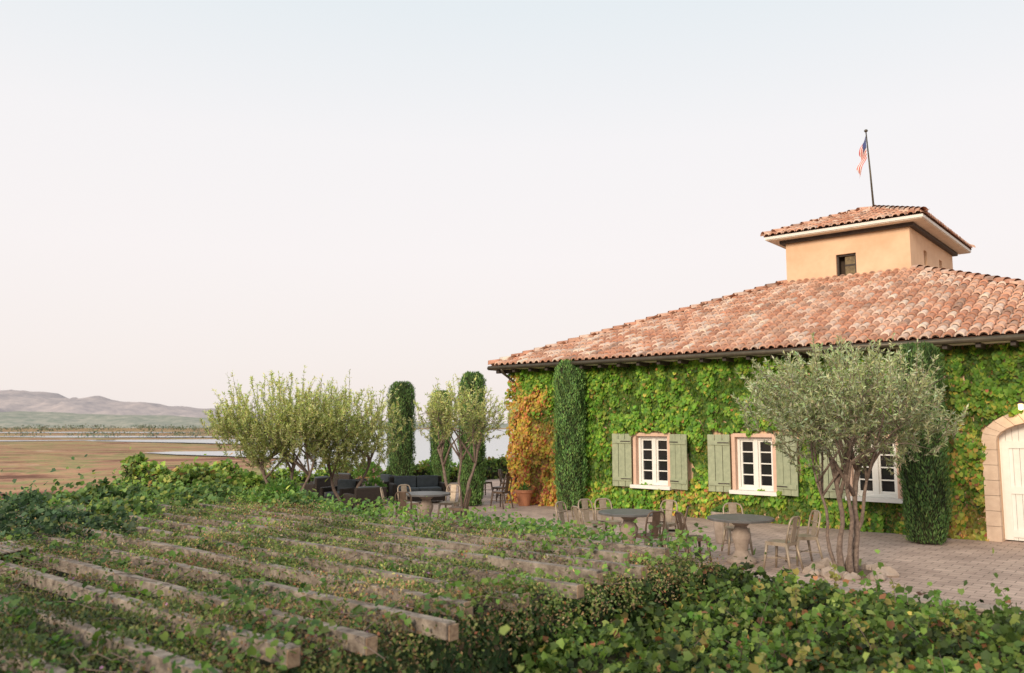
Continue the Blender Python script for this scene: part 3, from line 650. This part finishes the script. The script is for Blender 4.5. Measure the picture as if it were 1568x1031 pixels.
def pvine():
    N=320000; u=R.uniform(-2.6,10.6,N); nn_=R.uniform(8.5,17.6,N)
    den=.86+.28*fnoise(u,nn_,1.4,51)+.24*fnoise(u,nn_,4,52)
    d=np.min(np.abs(nn_[:,None]-np.array(ns)[None,:]),axis=1); onr=d<.10
    rid=np.round((nn_-8.95)/.685)
    bare=np.clip(fnoise(u,rid*3.7,1.25,71)+.4*fnoise(u,nn_,6,72)+.55*np.exp(-((u-5.6)/2.6)**2)-.25*np.clip((nn_-13.5)/2,0,1)-.14,0,1)
    den=np.where(onr,den-1.6*bare,den)
    den=np.where((u>9.55+.3*fnoise(rid*2.,rid,1,73))&onr,den-1.4,den)
    k=R.rand(N)<np.clip(den,.02,1); u=u[k];nn_=nn_[k];onr=onr[k];n=len(u)
    edge=np.clip((u-10.15)/.3,0,1)
    bumps=np.clip(fnoise(u,nn_,1.1,53),-1,2)
    z=ZT-.045+.05*bumps+.045*fnoise(u,nn_,5,54)-np.abs(R.exponential(.05,n))-edge*.3*R.rand(n)+.11*onr+(R.rand(n)<.06)*R.exponential(.08,n)
    P=np.stack([u,-nn_,z],1); D=R.randn(n,3)*.8+np.array([0,0,.4]); Nn=R.randn(n,3)*.6+np.array([.2,-.3,1])
    br=fnoise(u,nn_,.9,55)+.5*fnoise(u,nn_,3,56)
    G=pick([(.16,.22,.06),(.22,.28,.08),(.10,.145,.045),(.35,.36,.12)],[4,3,3,2.4],n)
    Bn=pick([(.40,.27,.14),(.46,.34,.18),(.27,.18,.10),(.46,.20,.10)],[3,3,3,1],n)
    kk=R.rand(n)<np.clip(.46+.25*br-.35*np.clip((nn_-13.2)/2.5,0,1),.08,.8); C=np.where(kk[:,None],Bn,G)
    lf=np.clip((nn_-12.8)/3,0,1)[:,None]; C=C*(1-.42*lf)*np.clip(1+.3*fnoise(u,nn_,2.2,57)[:,None],.45,1.5)  # leaves toward the camera darkened, foreground shade put into their colour
    sz=np.where(kk,R.uniform(.02,.045,n),R.uniform(.022,.056,n))
    C=jit(C,.3); fl_=R.rand(n)<.002; C[fl_]=(.6,.28,.5)
    e=empty('pergola_vines')
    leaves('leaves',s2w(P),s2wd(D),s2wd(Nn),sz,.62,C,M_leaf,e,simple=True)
    P=[];D=[];C=[]
    tw=MB()
    for i in range(370):
        u=R.uniform(-2,10.3); v=R.uniform(8.5,17.3)
        if i<130: v=R.uniform(8.1,9.2)
        elif i<150: u=R.uniform(9.6,10.3)
        elif i>=260: v=R.uniform(13.5,17.5); u=R.uniform(1,10)
        b0=np.array([u,-v,ZT-.04]); m_=R.randint(8,34); h=R.uniform(.05,.18)*(2.0 if i<130 else 1.0)
        pp=b0+R.randn(m_,3)*np.array([.17,.14,.0])+np.stack([0*np.arange(m_),0*np.arange(m_),R.rand(m_)*h],1); P.append(pp); D.append(R.randn(m_,3)+np.array([0,0,.3]))
        cc=np.array(random.choice([(.16,.28,.055),(.22,.34,.07),(.12,.23,.06)]))*(1 if v<12 else .6); C.append(np.tile(cc,(m_,1)))  # nearer shoots get painted foreground shade too
    P=np.concatenate(P);D=np.concatenate(D);C=np.concatenate(C);n=len(P)
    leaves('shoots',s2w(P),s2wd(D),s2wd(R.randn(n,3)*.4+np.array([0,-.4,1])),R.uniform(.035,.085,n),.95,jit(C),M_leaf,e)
    for i in range(500):
        u=R.uniform(-2,10.2); v=R.uniform(8.7,17.4); a=R.uniform(0,6.28); L=R.uniform(.3,1.1); pts=[]
        for k in range(5): pts.append((u+L*k/4*math.cos(a+.2*k),-v+L*k/4*math.sin(a+.2*k),ZT+.04+.03*math.sin(k*2+i)))
        tw.tube([tuple(s2w(np.array(p_))) for p_ in pts],.004,4,caps=False)
    tw.done('stems',[M_bark],e)
    n=26000; v=R.uniform(8.6,17.4,n); t=R.rand(n); z=ZT-.14-1.8*t; th=.12+.18*fnoise(v,z,2.2,61)+.12*fnoise(v,z,6,62)
    P=np.stack([10.0+np.clip(th,.02,1)*R.rand(n)**.5,-v,z],1); D=np.stack([.4+.4*R.rand(n),R.randn(n)*.5,-1+0*v],1); Nn=np.stack([1+0*v,R.randn(n)*.5-.4,.5+R.randn(n)*.3],1)
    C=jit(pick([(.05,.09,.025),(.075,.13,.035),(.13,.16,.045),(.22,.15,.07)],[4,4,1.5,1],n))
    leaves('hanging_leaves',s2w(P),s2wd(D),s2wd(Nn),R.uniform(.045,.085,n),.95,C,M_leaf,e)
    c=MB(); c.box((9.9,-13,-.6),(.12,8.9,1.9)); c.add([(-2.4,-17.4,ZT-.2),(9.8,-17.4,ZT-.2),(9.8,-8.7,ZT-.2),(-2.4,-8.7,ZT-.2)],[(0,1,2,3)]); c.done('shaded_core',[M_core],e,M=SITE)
pvine()
P=[];D=[];C=[]; st_=MB()
for i in range(150):
    u=R.uniform(11.2,18); v=R.uniform(7.9,12.5); h=R.uniform(.12,.42); lx=R.randn()*.15; ly=R.randn()*.15
    zz=float(hz(np.array(u),np.array(-v)))
    b0=s2w(np.array([u,-v,zz-.1])); st_.tube([b0,b0+np.array([lx*.5,ly*.5,h*.6]),b0+np.array([lx,ly,h])],[.006,.004,.002],4)
    m_=int(10+h*30); t=R.rand(m_)[:,None]; P.append(b0+t*np.array([lx,ly,h])+R.randn(m_,3)*.025); D.append(R.randn(m_,3)+np.array([0,0,.3])); C.append(np.tile(random.choice([(.11,.20,.04),(.15,.26,.05),(.28,.28,.08)]),(m_,1)))
e=empty('vine_shoots'); P=np.concatenate(P);D=np.concatenate(D);C=np.concatenate(C).astype(float);n=len(P)
leaves('leaves',P,D,R.randn(n,3)*.5+np.array([0,-.6,.8]),R.uniform(.04,.085,n),.9,jit(C),M_leaf,e); st_.done('stems',[M_bark],e)

# ================= LIGHT
W=bpy.data.worlds.new('World'); sc.world=W; W.use_nodes=True; nt=W.node_tree; bg=nt.nodes['Background']; bg.inputs['Strength'].default_value=.1
sd=Vector((-.50,-.80,.36)).normalized()
sky=nt.nodes.new('ShaderNodeTexSky'); sky.sky_type='NISHITA'; sky.sun_disc=False; sky.sun_elevation=math.asin(sd.z); sky.sun_rotation=math.atan2(sd.x,sd.y); sky.dust_density=3
tc=nt.nodes.new('ShaderNodeTexCoord'); sp=nt.nodes.new('ShaderNodeSeparateXYZ'); nt.links.new(tc.outputs['Generated'],sp.inputs[0])
rp=nt.nodes.new('ShaderNodeValToRGB'); cr=rp.color_ramp; cr.elements[0].position=0; cr.elements[0].color=(.91,.82,.78,1); cr.elements[1].position=1; cr.elements[1].color=(.69,.78,.84,1)
for p_,c_ in[(.08,(.935,.86,.83,1)),(.2,(.955,.90,.89,1)),(.33,(.93,.905,.91,1)),(.47,(.81,.86,.89,1))]: 
    e=cr.elements.new(p_); e.color=c_
nt.links.new(sp.outputs['Z'],rp.inputs['Fac'])
vm=nt.nodes.new('ShaderNodeVectorMath'); vm.operation='SCALE'; vm.inputs['Scale'].default_value=10.6; nt.links.new(rp.outputs[0],vm.inputs[0])
mx=nt.nodes.new('ShaderNodeMixRGB'); mx.inputs[0].default_value=.92; nt.links.new(sky.outputs[0],mx.inputs[1]); nt.links.new(vm.outputs[0],mx.inputs[2]); nt.links.new(mx.outputs[0],bg.inputs['Color'])
sl=bpy.data.lights.new('sun','SUN'); sl.energy=2.9; sl.angle=math.radians(14); sl.color=(1,.84,.64); so=bpy.data.objects.new('sun',sl); sc.collection.objects.link(so)
so.rotation_euler=(-sd).to_track_quat('-Z','Y').to_euler()
# ================= CAMERA
cd=bpy.data.cameras.new('camera'); cam=bpy.data.objects.new('camera',cd); sc.collection.objects.link(cam); sc.camera=cam
cd.sensor_width=36; cd.lens=1250/1568*36; cam.location=(0,0,2.3); cam.rotation_euler=(math.radians(90+6.16),0,0); cd.clip_end=30000; cd.clip_start=.05
cd.dof.use_dof=True; cd.dof.focus_distance=17; cd.dof.aperture_fstop=1.3
